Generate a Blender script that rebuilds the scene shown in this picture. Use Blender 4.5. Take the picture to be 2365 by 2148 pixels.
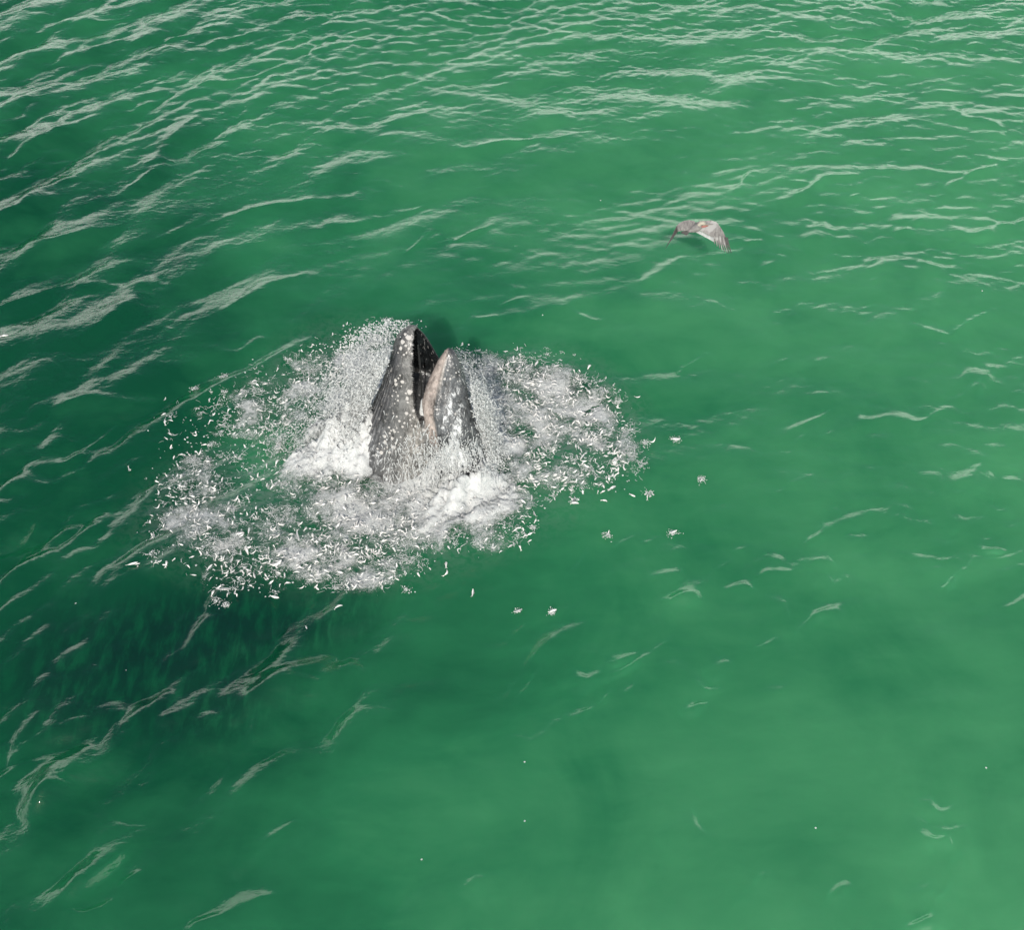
import bpy, bmesh, math, random
import numpy as np
from mathutils import Vector, Matrix, noise as mnoise
from mathutils.bvhtree import BVHTree
from mathutils.kdtree import KDTree

random.seed(7)
rng = np.random.default_rng(11)
S = bpy.context.scene
COL = S.collection
for o in list(bpy.data.objects):
    bpy.data.objects.remove(o)

# ------------------------------------------------------------------ camera
CAM_H = 27.0
PITCH = math.radians(45.0)          # looking down
HFOV = math.radians(44.0)
T = math.tan(HFOV / 2)
cd = bpy.data.cameras.new("camera")
cd.sensor_fit = 'HORIZONTAL'
cd.angle = HFOV
cd.clip_end = 5000
cam = bpy.data.objects.new("camera", cd)
COL.objects.link(cam)
cam.location = (0, 0, CAM_H)
cam.rotation_euler = (math.pi / 2 - PITCH, 0, 0)
S.camera = cam

# ------------------------------------------------------------------ sky, sun, exposure
SUN_EL, SUN_AZ = math.radians(36.5), math.radians(185)      # azimuth clockwise from +Y
W = bpy.data.worlds.new("World")
S.world = W
W.use_nodes = True
nt = W.node_tree
nt.nodes.clear()
wo = nt.nodes.new('ShaderNodeOutputWorld')
bg = nt.nodes.new('ShaderNodeBackground')
sky = nt.nodes.new('ShaderNodeTexSky')
sky.sky_type = 'NISHITA'
sky.sun_disc = False
sky.sun_elevation = SUN_EL
sky.sun_rotation = SUN_AZ
sky.air_density = 1.2
sky.dust_density = 2.5
tc = nt.nodes.new('ShaderNodeTexCoord')
sep = nt.nodes.new('ShaderNodeSeparateXYZ')
nt.links.new(tc.outputs['Generated'], sep.inputs[0])
# a bank of pale sea fog low over the horizon
nz = nt.nodes.new('ShaderNodeTexNoise')
nz.inputs['Scale'].default_value = 3.2
nz.inputs['Detail'].default_value = 5
nt.links.new(tc.outputs['Generated'], nz.inputs['Vector'])
ad = nt.nodes.new('ShaderNodeMath'); ad.operation = 'MULTIPLY_ADD'
nt.links.new(nz.outputs['Fac'], ad.inputs[0])
ad.inputs[1].default_value = -0.35
nt.links.new(sep.outputs['Z'], ad.inputs[2])
mr = nt.nodes.new('ShaderNodeMapRange')
mr.interpolation_type = 'SMOOTHSTEP'
mr.inputs['From Min'].default_value = 0.25
mr.inputs['From Max'].default_value = 0.0
nt.links.new(ad.outputs[0], mr.inputs['Value'])
mx = nt.nodes.new('ShaderNodeMix'); mx.data_type = 'RGBA'
nt.links.new(mr.outputs[0], mx.inputs['Factor'])
nt.links.new(sky.outputs[0], mx.inputs['A'])
mx.inputs['B'].default_value = (19.0, 20.0, 18.6, 1)
nt.links.new(mx.outputs['Result'], bg.inputs['Color'])
bg.inputs['Strength'].default_value = 0.1
nt.links.new(bg.outputs[0], wo.inputs[0])

sd = bpy.data.lights.new("sun", 'SUN')
sd.energy = 3.7
sd.angle = math.radians(0.5)
sd.color = (1.0, 0.955, 0.89)
sun = bpy.data.objects.new("sun", sd)
COL.objects.link(sun)
sdir = Vector((math.sin(SUN_AZ) * math.cos(SUN_EL), math.cos(SUN_AZ) * math.cos(SUN_EL), math.sin(SUN_EL)))
sun.rotation_euler = sdir.to_track_quat('Z', 'Y').to_euler()
sun.location = sdir * 100
S.view_settings.view_transform = 'Standard'
S.view_settings.look = 'None'
S.view_settings.exposure = 0.0
S.view_settings.gamma = 1.0
S.render.resolution_x, S.render.resolution_y = 1024, 931

# ------------------------------------------------------------------ helpers
cp, sp = math.cos(PITCH), math.sin(PITCH)
def ray(px, py):
    """direction of the photograph's full-size pixel (2365 x 2148)"""
    a = (px - 1182.5) / 1182.5 * T
    b = (1074 - py) / 1182.5 * T
    return Vector((a, cp + b * sp, -sp + b * cp))
def on_water(px, py, z=0.0):
    d = ray(px, py)
    return Vector((0, 0, CAM_H)) + d * ((z - CAM_H) / d.z)
def at_y(px, py, Y):
    d = ray(px, py)
    return Vector((0, 0, CAM_H)) + d * (Y / d.y)
def to_px(x, y, z=0.0):
    """numpy: world -> full-size pixel"""
    dz = z - CAM_H
    f = y * cp - dz * sp
    u = y * sp + dz * cp
    return 1182.5 + x / f / T * 1182.5, 1074 - u / f / T * 1182.5

def tag(o, label=None, cat=None, group=None, kind=None):
    if label: o['label'] = label
    if cat: o['category'] = cat
    if group: o['group'] = group
    if kind: o['kind'] = kind
    return o
def mesh_obj(name, verts, faces, mat, parent=None, smooth=True):
    me = bpy.data.meshes.new(name)
    me.from_pydata([tuple(v) for v in verts], [], faces)
    me.materials.append(mat)
    if smooth:
        me.shade_smooth()
    o = bpy.data.objects.new(name, me)
    COL.objects.link(o)
    o.parent = parent
    return o
def np_mesh(name, V, F):
    """V (n,3) float, F (m,k) int -> mesh, fast"""
    me = bpy.data.meshes.new(name)
    m, k = F.shape
    me.vertices.add(len(V)); me.vertices.foreach_set('co', V.astype(np.float32).ravel())
    me.loops.add(m * k); me.loops.foreach_set('vertex_index', F.astype(np.int32).ravel())
    me.polygons.add(m)
    me.polygons.foreach_set('loop_start', np.arange(0, m * k, k, dtype=np.int32))
    me.polygons.foreach_set('loop_total', np.full(m, k, dtype=np.int32))
    me.update(calc_edges=True)
    me.shade_smooth()
    return me
def fattr(me, name, vals):
    a = me.attributes.new(name, 'FLOAT', 'POINT')
    a.data.foreach_set('value', np.asarray(vals, dtype=np.float32).ravel())

class NT:
    def __init__(s, name):
        s.m = bpy.data.materials.new(name)
        s.m.use_nodes = True
        s.t = s.m.node_tree
        s.t.nodes.clear()
        s.out = s.n('OutputMaterial')
    def n(s, typ, **kw):
        nd = s.t.nodes.new('ShaderNode' + typ)
        for k, v in kw.items():
            if k.startswith('i_'):
                nd.inputs[k[2:].replace('_', ' ')].default_value = v
            else:
                setattr(nd, k, v)
        return nd
    def l(s, a, b):
        s.t.links.new(a, b)
    def mix(s, f, a, b, bt='MIX'):
        x = s.n('Mix', data_type='RGBA', blend_type=bt)
        for sock, v in (('Factor', f), ('A', a), ('B', b)):
            if hasattr(v, 'is_linked'): s.l(v, x.inputs[sock])
            elif sock == 'Factor': x.inputs[sock].default_value = v
            else: x.inputs[sock].default_value = (*v, 1) if len(v) == 3 else v
        return x.outputs['Result']
    def math(s, op, a, b=0.0, c=0.0, clamp=False):
        x = s.n('Math', operation=op, use_clamp=clamp)
        for i, v in enumerate((a, b, c)):
            if hasattr(v, 'is_linked'): s.l(v, x.inputs[i])
            else: x.inputs[i].default_value = v
        return x.outputs[0]
    def rng(s, v, a, b, c=0.0, d=1.0, smooth=True):
        x = s.n('MapRange')
        if smooth: x.interpolation_type = 'SMOOTHSTEP'
        s.l(v, x.inputs['Value'])
        x.inputs['From Min'].default_value = a; x.inputs['From Max'].default_value = b
        x.inputs['To Min'].default_value = c; x.inputs['To Max'].default_value = d
        return x.outputs[0]
    def noise(s, vec, scale, detail=4, rough=0.5, dist=0.0):
        x = s.n('TexNoise')
        x.inputs['Scale'].default_value = scale
        x.inputs['Detail'].default_value = detail
        x.inputs['Roughness'].default_value = rough
        x.inputs['Distortion'].default_value = dist
        if vec is not None: s.l(vec, x.inputs['Vector'])
        return x.outputs['Fac']
    def attr(s, name):
        return s.n('Attribute', attribute_name=name).outputs['Fac']
    def mapping(s, vec, scale=(1, 1, 1), rot=(0, 0, 0), loc=(0, 0, 0)):
        x = s.n('Mapping')
        x.inputs['Scale'].default_value = scale
        x.inputs['Rotation'].default_value = rot
        x.inputs['Location'].default_value = loc
        s.l(vec, x.inputs['Vector'])
        return x.outputs[0]

# ------------------------------------------------------------------ maps over the sea (control grid read off in photo pixels, used on the water plane)
def grid_interp(G, px, py, x0=0, x1=2365, y0=0, y1=2148):
    G = np.array(G, float)
    n, m = G.shape
    gx = np.clip((px - x0) / (x1 - x0) * (m - 1), 0, m - 1.001)
    gy = np.clip((py - y0) / (y1 - y0) * (n - 1), 0, n - 1.001)
    ix, iy = gx.astype(int), gy.astype(int)
    fx, fy = gx - ix, gy - iy
    fx = fx * fx * (3 - 2 * fx); fy = fy * fy * (3 - 2 * fy)
    return (G[iy, ix] * (1 - fx) + G[iy, ix + 1] * fx) * (1 - fy) + (G[iy + 1, ix] * (1 - fx) + G[iy + 1, ix + 1] * fx) * fy
# water colour over the sea, darker on the left, lighter on the right: 0 deep dark green, 1 milky light green
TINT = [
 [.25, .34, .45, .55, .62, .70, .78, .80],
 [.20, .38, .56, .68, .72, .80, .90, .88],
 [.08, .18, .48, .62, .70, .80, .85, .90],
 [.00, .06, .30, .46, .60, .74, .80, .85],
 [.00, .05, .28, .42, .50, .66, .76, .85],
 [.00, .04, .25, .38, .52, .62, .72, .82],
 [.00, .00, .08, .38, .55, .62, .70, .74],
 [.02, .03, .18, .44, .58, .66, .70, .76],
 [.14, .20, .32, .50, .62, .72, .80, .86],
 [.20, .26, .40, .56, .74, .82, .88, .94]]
# how choppy the surface is
CHOP = [
 [1.0, 1.1, 1.1, 1.1, 1.1, 1.0, 1.0, 1.0],
 [1.0, .95, .80, .62, .70, .80, .75, .80],
 [1.1, 1.0, .80, .60, .60, .45, .55, .80],
 [1.2, 1.0, .60, .40, .38, .40, .50, .80],
 [1.1, .95, .60, .40, .40, .35, .45, .60],
 [1.1, .80, .50, .45, .40, .38, .60, .85],
 [.70, .60, .65, .50, .35, .40, .45, .45],
 [1.1, 1.1, 1.1, .50, .46, .48, .48, .50],
 [1.0, .90, .55, .54, .56, .56, .56, .58],
 [.80, .72, .60, .58, .58, .58, .58, .60]]

# ------------------------------------------------------------------ sea surface: spectral heightfield
NF, LF = 1024, 84.0
kx = np.fft.fftfreq(NF, LF / NF) * 2 * np.pi
KX, KY = np.meshgrid(kx, kx)
KK = np.hypot(KX, KY); KK[0, 0] = 1e-6
TH = np.arctan2(KY, KX)
def band(lmin, lmax, direction, spread, slope, seed, p=3.0):
    r = np.random.default_rng(seed)
    lam = 2 * np.pi / KK
    a = np.exp(-0.5 * ((np.log(lam) - 0.5 * (math.log(lmin) + math.log(lmax))) / (0.5 * math.log(lmax / lmin))) ** 2)
    dth = np.cos(TH - math.radians(direction))
    D = np.abs(dth) ** spread + 0.03
    ph = r.normal(size=(NF, NF)) + 1j * r.normal(size=(NF, NF))
    H = ph * a * D / KK ** (p / 2.0) * (KK < 2 * np.pi / 0.2)
    H[0, 0] = 0
    h = np.fft.ifft2(H).real
    sx = np.fft.ifft2(1j * KX * np.fft.fft2(h)).real
    sy = np.fft.ifft2(1j * KY * np.fft.fft2(h)).real
    h *= slope / math.sqrt((sx ** 2 + sy ** 2).mean())
    F = np.fft.fft2(h)
    return h, np.fft.ifft2(-1j * KX / KK * F).real, np.fft.ifft2(-1j * KY / KK * F).real
SEA = [band(6, 14, 125, 3, 0.05, 1), band(1.8, 4.2, 140, 5, 0.12, 2), band(0.6, 1.5, 140, 3, 0.13, 3), band(0.22, 0.55, 100, 1.2, 0.12, 5),
       band(1.5, 4.0, 100, 3, 0.10, 12), band(0.5, 1.3, 96, 2, 0.13, 13)]
def bilin(A, x, y):
    gx = np.mod(x / LF, 1) * NF; gy = np.mod(y / LF, 1) * NF
    ix = gx.astype(int) % NF; iy = gy.astype(int) % NF
    fx = gx - np.floor(gx); fy = gy - np.floor(gy)
    jx = (ix + 1) % NF; jy = (iy + 1) % NF
    return (A[iy, ix] * (1 - fx) + A[iy, jx] * fx) * (1 - fy) + (A[jy, ix] * (1 - fx) + A[jy, jx] * fx) * fy
def sea_disp(x, y):
    px, py = to_px(x, y)
    ch = grid_interp(CHOP, px, py)
    edge = np.clip((44 - np.abs(x)) / 6, 0, 1) * np.clip((84 - y) / 8, 0, 1) * np.clip((y - 4) / 4, 0, 1)
    # patchiness of the wind: slow modulation
    mod = np.clip(1 + 1.1 * bilin(SEA[0][0], x * 0.45 + 30, y * 0.45 + 11) / SEA[0][0].std() * 0.35, 0.35, 1.7)
    lf_ = np.clip((1250 - px + 0.45 * (py - 500)) / 900, 0, 1)      # the seas come round from two quarters
    mod2 = np.clip(1 + 0.45 * bilin(SEA[0][0], x * 0.8 + 3, y * 0.8 + 41) / SEA[0][0].std(), 0.15, 2)
    ws = [1.0 * np.ones_like(ch), (0.2 + 0.95 * ch) * (.25 + 1.05 * lf_), ch * mod * (.25 + .65 * lf_), ch * (.45 + .55 * ch) * mod2 * (1 - .6 * lf_),
          (0.2 + 0.8 * ch) * (1 - .75 * lf_) * mod2, ch * (1 - .7 * lf_) * mod]
    dx = dy = dz = 0
    for (h, hx, hy), w in zip(SEA, ws):
        dz = dz + w * bilin(h, x, y)
        dx = dx + w * bilin(hx, x, y) * 1.15
        dy = dy + w * bilin(hy, x, y) * 1.15
    rid = ridge_height(x, y) if len(np.shape(x)) == 2 else 0
    return dx * edge, dy * edge, dz * edge + rid
# individual wave crests standing out in the photo (2016-view pixels: height, half-width, points)
CRESTS = [
 (.23, .56, [(-40,1535),(60,1528),(140,1515),(240,1500),(330,1462),(430,1420)]),
 (.27, .6, [(330,1440),(430,1380),(520,1350),(600,1310),(660,1292)]),
 (.18, .48, [(20,1455),(110,1432),(160,1415),(235,1395)]), (.18, .46, [(140,1440),(230,1410),(300,1390),(330,1350)]),
 (.24, .55, [(410,1600),(455,1550),(490,1500),(520,1440),(560,1380),(610,1340)]),
 (.22, .38, [(560,1420),(600,1380),(660,1340),(710,1300)]), (.13, .3, [(640,1225),(690,1190),(740,1160)]),
 (.18, .48, [(30,1600),(90,1560),(140,1540)]), (.17, .5, [(100,1740),(200,1690),(260,1620)]), (.17, .5, [(0,1830),(90,1790),(160,1700)]),
 (.13, .36, [(470,1720),(540,1680),(590,1640)]), (.08, .26, [(430,1830),(500,1790),(540,1770)]),
 (.12, .34, [(-30,105),(60,110),(150,105),(240,82),(320,75),(420,72),(520,60)]), (.11, .30, [(30,60),(130,45),(220,40),(330,20)]),
 (.11, .30, [(150,560),(200,562),(240,572),(290,560),(330,550)]), (.13, .34, [(120,690),(180,655),(230,620),(270,570),(300,548)]),
 (.11, .32, [(230,850),(330,820),(400,770),(470,725),(560,690),(640,635)]), (.12, .34, [(60,800),(120,790),(180,785),(240,795),(300,790),(360,755)]),
 (.11, .3, [(-20,430),(50,410),(90,380),(150,345)]), (.12, .36, [(230,385),(290,340),(330,300),(370,250),(420,208)]),
 (.11, .3, [(210,240),(270,215),(340,185),(420,168),(510,150),(560,125)]), (.10, .28, [(280,480),(350,455),(440,425),(540,405),(640,395),(730,380)]),
 (.10, .26, [(440,620),(500,590),(560,560),(620,540)]), (.11, .3, [(-20,600),(60,585),(120,560),(170,550)]), (.12, .34, [(-20,490),(60,485),(120,478),(170,465),(250,440)]),
 (.11, .3, [(-20,935),(60,920),(130,900),(170,870),(230,820)]), (.10, .28, [(0,965),(90,955),(160,930),(210,890)]), (.10, .28, [(-20,325),(50,300),(120,260),(200,225)]),
 (.10, .26, [(120,1080),(180,1055),(250,1030)]), (.09, .26, [(-10,1140),(60,1100),(120,1080)]), (.10, .28, [(330,730),(400,700),(470,690),(520,655)]),
 (.10, .26, [(560,470),(640,440),(740,425),(850,385)]), (.09, .24, [(700,260),(780,245),(880,215)]), (.09, .24, [(820,300),(900,290),(1000,275),(1090,278),(1180,265)]),
 (.08, .22, [(930,615),(985,640),(1040,635),(1090,615),(1150,600)]), (.09, .22, [(890,470),(930,450),(975,430)]), (.09, .24, [(1260,560),(1310,540),(1345,520)]),
 (.09, .24, [(1520,870),(1570,840),(1640,825),(1720,828),(1800,825),(1880,800)]), (.09, .24, [(1560,880),(1620,850),(1690,840)]), (.10, .26, [(1840,1010),(1880,960),(1930,900),(1980,860),(2040,830)]),
 (.08, .22, [(1330,725),(1360,700),(1400,680)]), (.09, .22, [(1880,785),(1920,740),(1960,710)]), (.08, .2, [(1520,990),(1560,960),(1610,940)]), (.08, .22, [(1580,1060),(1650,1040),(1740,1010)]),
 (.12, .3, [(1050,1290),(1110,1260),(1155,1235)]), (.08, .22, [(1430,1180),(1470,1165),(1500,1140)]), (.08, .22, [(1280,1175),(1340,1165),(1380,1150)]), (.07, .22, [(1390,1310),(1430,1290)]),
 (.13, .4, [(1310,1670),(1350,1640),(1390,1620)]), (.07, .22, [(1230,1830),(1290,1790),(1330,1740)]), (.07, .22, [(1500,1200),(1540,1190)]), (.08, .22, [(1500,1370),(1550,1360),(1610,1320)]),
 (.08, .22, [(1800,640),(1860,655),(1900,630),(1960,600)]), (.09, .24, [(1820,480),(1900,460),(1960,450),(2040,430)]), (.08, .2, [(1700,540),(1780,530),(1850,520)]),
 (.08, .2, [(1450,400),(1475,340),(1500,330)]), (.09, .24, [(1560,400),(1620,350),(1700,340)]), (.09, .22, [(1860,200),(1900,240),(1980,250)]), (.09, .22, [(1860,370),(1920,340),(2040,320)])]
_rc = np.random.default_rng(3)
for _i in range(30):          # small broken wavelets in loose knots over the calmer water
    _cx, _cy = _rc.uniform(250, 2016), _rc.uniform(380, 1831)
    if 200 < _cx < 1300 and 620 < _cy < 1220: continue
    for _j in range(_rc.integers(3, 9)):
        _x, _y = _cx + _rc.normal(0, 60), _cy + _rc.normal(0, 34)
        _a = math.radians(_rc.normal(24, 20)); _l = _rc.uniform(18, 60) * (.6 + _y / 1831 * .7)
        _c = _rc.normal(0, .3)
        CRESTS.append((_rc.uniform(.045, .085) * (.7 + .5 * _y / 1831), _rc.uniform(.13, .22),
            [(_x + t_ * _l * math.cos(_a + _c * t_), _y - t_ * _l * math.sin(_a + _c * t_)) for t_ in (-1, -.4, .3, 1)]))
def ridge_height(X, Y):
    out = np.zeros_like(X)
    wob = bilin(SEA[2][0], X * .5, Y * .5) / SEA[2][0].std()
    wob2 = bilin(SEA[1][0], X * 1.3 + 9, Y * 1.3) / SEA[1][0].std()
    for h, w, pts in CRESTS:
        P = [on_water(a * 1.173, b * 1.173) for a, b in pts]
        x0, x1 = min(p.x for p in P) - 2, max(p.x for p in P) + 2
        y0, y1 = min(p.y for p in P) - 2, max(p.y for p in P) + 2
        jx = np.where((X[0] >= x0) & (X[0] <= x1))[0]; jy = np.where((Y[:, 0] >= y0) & (Y[:, 0] <= y1))[0]
        if not len(jx) or not len(jy): continue
        sl = (slice(jy[0], jy[-1] + 1), slice(jx[0], jx[-1] + 1))
        xx, yy = X[sl] + wob[sl] * .10, Y[sl] + wob2[sl] * .16
        n = len(P) - 1
        best = np.full(xx.shape, 1e9); tt = np.zeros(xx.shape); sg = np.ones(xx.shape)
        for i in range(n):
            a, b = P[i], P[i + 1]
            ex, ey = b.x - a.x, b.y - a.y; l2 = ex * ex + ey * ey
            t = np.clip(((xx - a.x) * ex + (yy - a.y) * ey) / l2, 0, 1)
            qx, qy = xx - a.x - t * ex, yy - a.y - t * ey
            d = np.hypot(qx, qy); m = d < best
            best = np.where(m, d, best); tt = np.where(m, (i + t) / n, tt); sg = np.where(m, np.sign(ex * qy - ey * qx), sg)
        env = np.sin(np.clip(tt, 0, 1) * np.pi) ** .6
        ww = w * np.where(sg > 0, .85, 1.35) * (.7 + .5 * env) * (1 + .22 * wob[sl])
        out[sl] += h * env * (1 + .35 * wob2[sl]) * np.exp(-(best / np.maximum(ww, .1)) ** 2)
    return out

# ------------------------------------------------------------------ foam / churn densities (blobs in photo pixels of the 2016-wide view: cx, cy, rx, ry, angle, weight)
def blobs(px, py, lst):
    u, v = px * 2016 / 2365, py * 2016 / 2365
    d = np.zeros_like(u)
    for cx, cy, rx, ry, ang, w in lst:
        a = math.radians(ang)
        X = (u - cx) * math.cos(a) - (v - cy) * math.sin(a)
        Y = (u - cx) * math.sin(a) + (v - cy) * math.cos(a)
        r = np.sqrt((X / rx) ** 2 + (Y / ry) ** 2)
        d = np.maximum(d, w * np.clip(1.5 - r, 0, 1) ** 0.8 * np.clip(1.9 - r, 0, 1))
    return np.clip(d, 0, 1)
FOAM = [(925, 740, 50, 50, 0, .9), (1000, 765, 90, 50, -18, .85), (690, 720, 90, 50, 25, .8),   # wispy foam and fish splashes
 (1080, 800, 130, 75, -22, .95), (1170, 850, 60, 55, 0, .85), (960, 730, 60, 30, -15, .7), (1050, 860, 90, 45, 0, .62),
 (1120, 930, 130, 45, 10, .55), (1215, 880, 40, 60, 0, .6), (930, 1000, 110, 60, 10, .75), (970, 1060, 60, 25, 10, .5),
 (760, 1010, 140, 80, 8, .95), (640, 1090, 130, 45, 10, .9), (560, 1120, 130, 30, 8, .6), (740, 1120, 90, 30, 12, .7),
 (400, 1035, 90, 40, 5, .8), (480, 1060, 120, 60, 0, .6), (370, 960, 60, 40, 0, .55), (480, 960, 150, 60, 0, .22),
 (440, 850, 110, 60, 0, .30), (400, 900, 70, 60, 0, .4), (530, 800, 110, 60, 20, .5), (640, 740, 90, 55, 20, .75),
 (720, 680, 70, 40, 15, .7), (600, 960, 80, 40, 0, .55), (450, 1130, 60, 34, 0, .38), (560, 880, 60, 40, 0, .1),
 (700, 760, 70, 60, 35, .85), (300, 1100, 40, 14, 10, .35), (1290, 865, 30, 10, 10, .4)]
WASH = [  # solid white water against the whale
 (690, 860, 85, 42, 38, 1.0), (740, 790, 60, 34, 52, .95), (640, 900, 60, 40, 20, .8), (960, 830, 60, 26, -72, 1.0),
 (930, 905, 62, 36, 12, 1.0), (880, 930, 60, 22, 0, .9), (985, 890, 34, 16, 10, 1.0), (770, 720, 20, 40, -20, .7), (880, 950, 60, 16, 0, .5)]
MURK = [(760, 950, 330, 150, 8, .8), (1090, 830, 150, 110, -15, .8), (640, 760, 160, 100, 25, .5), (500, 1000, 200, 120, 8, .55)]

# ------------------------------------------------------------------ water mesh
def axis_nonuni(a, b, d0, d1):
    out = [a]
    while out[-1] < b:
        t = (out[-1] - a) / (b - a)
        out.append(out[-1] + d0 + (d1 - d0) * t)
    return np.array(out)
ys = axis_nonuni(4, 84, 0.05, 0.11)
xs = np.arange(-44, 44.01, 0.072)
# finer columns in the middle are not needed: bump carries the ripples
GX, GY = np.meshgrid(xs, ys)
dx, dy, dz = sea_disp(GX, GY)
PX, PY = to_px(GX, GY)
foam = blobs(PX, PY, FOAM); wash = blobs(PX, PY, WASH); murk = blobs(PX, PY, MURK)
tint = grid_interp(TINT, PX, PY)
V = np.stack([GX + dx, GY + dy, dz], -1).reshape(-1, 3)
ny, nx = GX.shape
idx = np.arange(ny * nx).reshape(ny, nx)
F = np.stack([idx[:-1, :-1], idx[:-1, 1:], idx[1:, 1:], idx[1:, :-1]], -1).reshape(-1, 4)

def water_material():
    t = NT("sea_water")
    geo = t.n('NewGeometry'); pos = geo.outputs['Position']
    tint = t.attr('tint'); murk = t.attr('murk'); dark = t.attr('school')  # school: weight of the darker water patches
    big = t.noise(t.mapping(pos, (1, 1, 0.2), (0, 0, math.radians(-35))), 0.22, 5, 0.55, 0.6)
    big2 = t.noise(t.mapping(pos, (0.7, 1.6, 0.2), (0, 0, math.radians(-25)), (31, 7, 0)), 0.9, 4, 0.55, 0.4)
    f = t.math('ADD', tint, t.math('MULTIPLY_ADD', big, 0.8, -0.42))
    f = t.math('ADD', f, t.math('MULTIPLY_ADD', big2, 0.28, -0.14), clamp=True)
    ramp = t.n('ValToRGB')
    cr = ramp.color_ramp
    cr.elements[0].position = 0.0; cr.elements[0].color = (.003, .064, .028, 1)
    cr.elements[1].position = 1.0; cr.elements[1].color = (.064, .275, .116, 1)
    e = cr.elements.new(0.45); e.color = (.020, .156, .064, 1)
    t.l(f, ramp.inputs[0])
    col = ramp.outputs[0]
    fine = t.noise(pos, 5.0, 4, 0.6, 0.8)
    mk = t.math('MULTIPLY', murk, t.rng(fine, 0.36, 0.60))
    col = t.mix(t.math('MULTIPLY', mk, 0.75), col, (.145, .205, .17))
    dn = t.noise(t.mapping(pos, (2.4, 0.8, 1), (0, 0, math.radians(-60))), 1.6, 5, 0.6, 0.3)
    dk = t.math('MULTIPLY', dark, t.rng(dn, 0.25, 0.6))
    col = t.mix(t.math('MULTIPLY', dk, 0.92), col, (.002, .026, .017))
    dif = t.n('SubsurfaceScattering', falloff='BURLEY')
    dif.inputs['Scale'].default_value = 1.7
    dif.inputs['Radius'].default_value = (.35, .9, .6)
    t.l(col, dif.inputs['Color'])
    up = t.n('CombineXYZ'); up.inputs[2].default_value = 1
    bent = t.n('VectorMath', operation='NORMALIZE')
    mixn = t.n('Mix', data_type='VECTOR'); mixn.inputs['Factor'].default_value = 0.22
    t.l(up.outputs[0], mixn.inputs['A']); t.l(geo.outputs['Normal'], mixn.inputs['B'])
    t.l(mixn.outputs[1], bent.inputs[0])
    t.l(bent.outputs[0], dif.inputs['Normal'])
    # ripples
    chop = t.attr('chop')
    r1 = t.noise(t.mapping(pos, (0.8, 1.2, 1), (0, 0, math.radians(-30))), 2.6, 3, 0.5, 0.8)
    r2 = t.noise(t.mapping(pos, (0.8, 1.2, 1), (0, 0, math.radians(-48)), (9, 3, 0)), 6.5, 3, 0.5, 0.5)
    hgt = t.math('ADD', t.math('MULTIPLY', r1, 0.07), t.math('MULTIPLY', r2, 0.030))
    bump = t.n('Bump'); bump.inputs['Distance'].default_value = 1.0
    t.l(t.math('MULTIPLY_ADD', chop, 0.26, 0.12), bump.inputs['Strength'])
    t.l(hgt, bump.inputs['Height'])
    gl = t.n('BsdfGlossy'); gl.inputs['Roughness'].default_value = 0.04
    gl.inputs['Color'].default_value = (1, 1, 1, 1)
    t.l(bump.outputs[0], gl.inputs['Normal'])
    fr = t.n('Fresnel'); fr.inputs['IOR'].default_value = 1.42
    t.l(bump.outputs[0], fr.inputs['Normal'])
    ms = t.n('MixShader')
    t.l(fr.outputs[0], ms.inputs[0]); t.l(dif.outputs[0], ms.inputs[1]); t.l(gl.outputs[0], ms.inputs[2])
    t.l(ms.outputs[0], t.out.inputs[0])
    return t.m
MW = water_material()
me = np_mesh("water", V, F)
DARK_PATCHES = [(350, 1260, 260, 90, 14, 1.0), (180, 1330, 170, 130, 0, .85), (480, 1230, 190, 60, 4, .9), (400, 1380, 160, 80, 20, .8), (1060, 745, 120, 22, -14, .7), (600, 1200, 140, 60, 5, .6)]  # patches of darker water, lower left and along the upper right foam rim
school = blobs(PX, PY, DARK_PATCHES)
chopv = grid_interp(CHOP, PX, PY)
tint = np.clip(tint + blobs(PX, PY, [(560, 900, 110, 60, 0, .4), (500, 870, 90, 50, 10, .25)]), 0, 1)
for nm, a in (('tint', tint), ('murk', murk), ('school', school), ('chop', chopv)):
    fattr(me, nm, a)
me.materials.append(MW)
water = bpy.data.objects.new("water", me); COL.objects.link(water)
tag(water, kind='structure')
# open sea beyond, one ring of quads to the horizon
R = 4000
ox = [-R, -400, -44, 44, 400, R]; oy = [-R, -400, 4, 84, 400, R]
ov = [(x, y, 0) for y in oy for x in ox]
of = [(j * 6 + i, j * 6 + i + 1, (j + 1) * 6 + i + 1, (j + 1) * 6 + i) for j in range(5) for i in range(5) if not (i == 2 and j == 2)]
sea2 = mesh_obj("open_sea", ov, of, MW)
fattr(sea2.data, 'tint', [.6] * len(ov)); fattr(sea2.data, 'chop', [.8] * len(ov)); fattr(sea2.data, 'murk', [0] * len(ov)); fattr(sea2.data, 'school', [0] * len(ov))
tag(sea2, kind='structure')

def sea_z(x, y):
    i = min(max(int(np.searchsorted(ys, y)), 0), len(ys) - 1); j = min(max(int((x - xs[0]) / 0.072), 0), len(xs) - 1)
    return float(dz[i, j])

YB = 27.4
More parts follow.
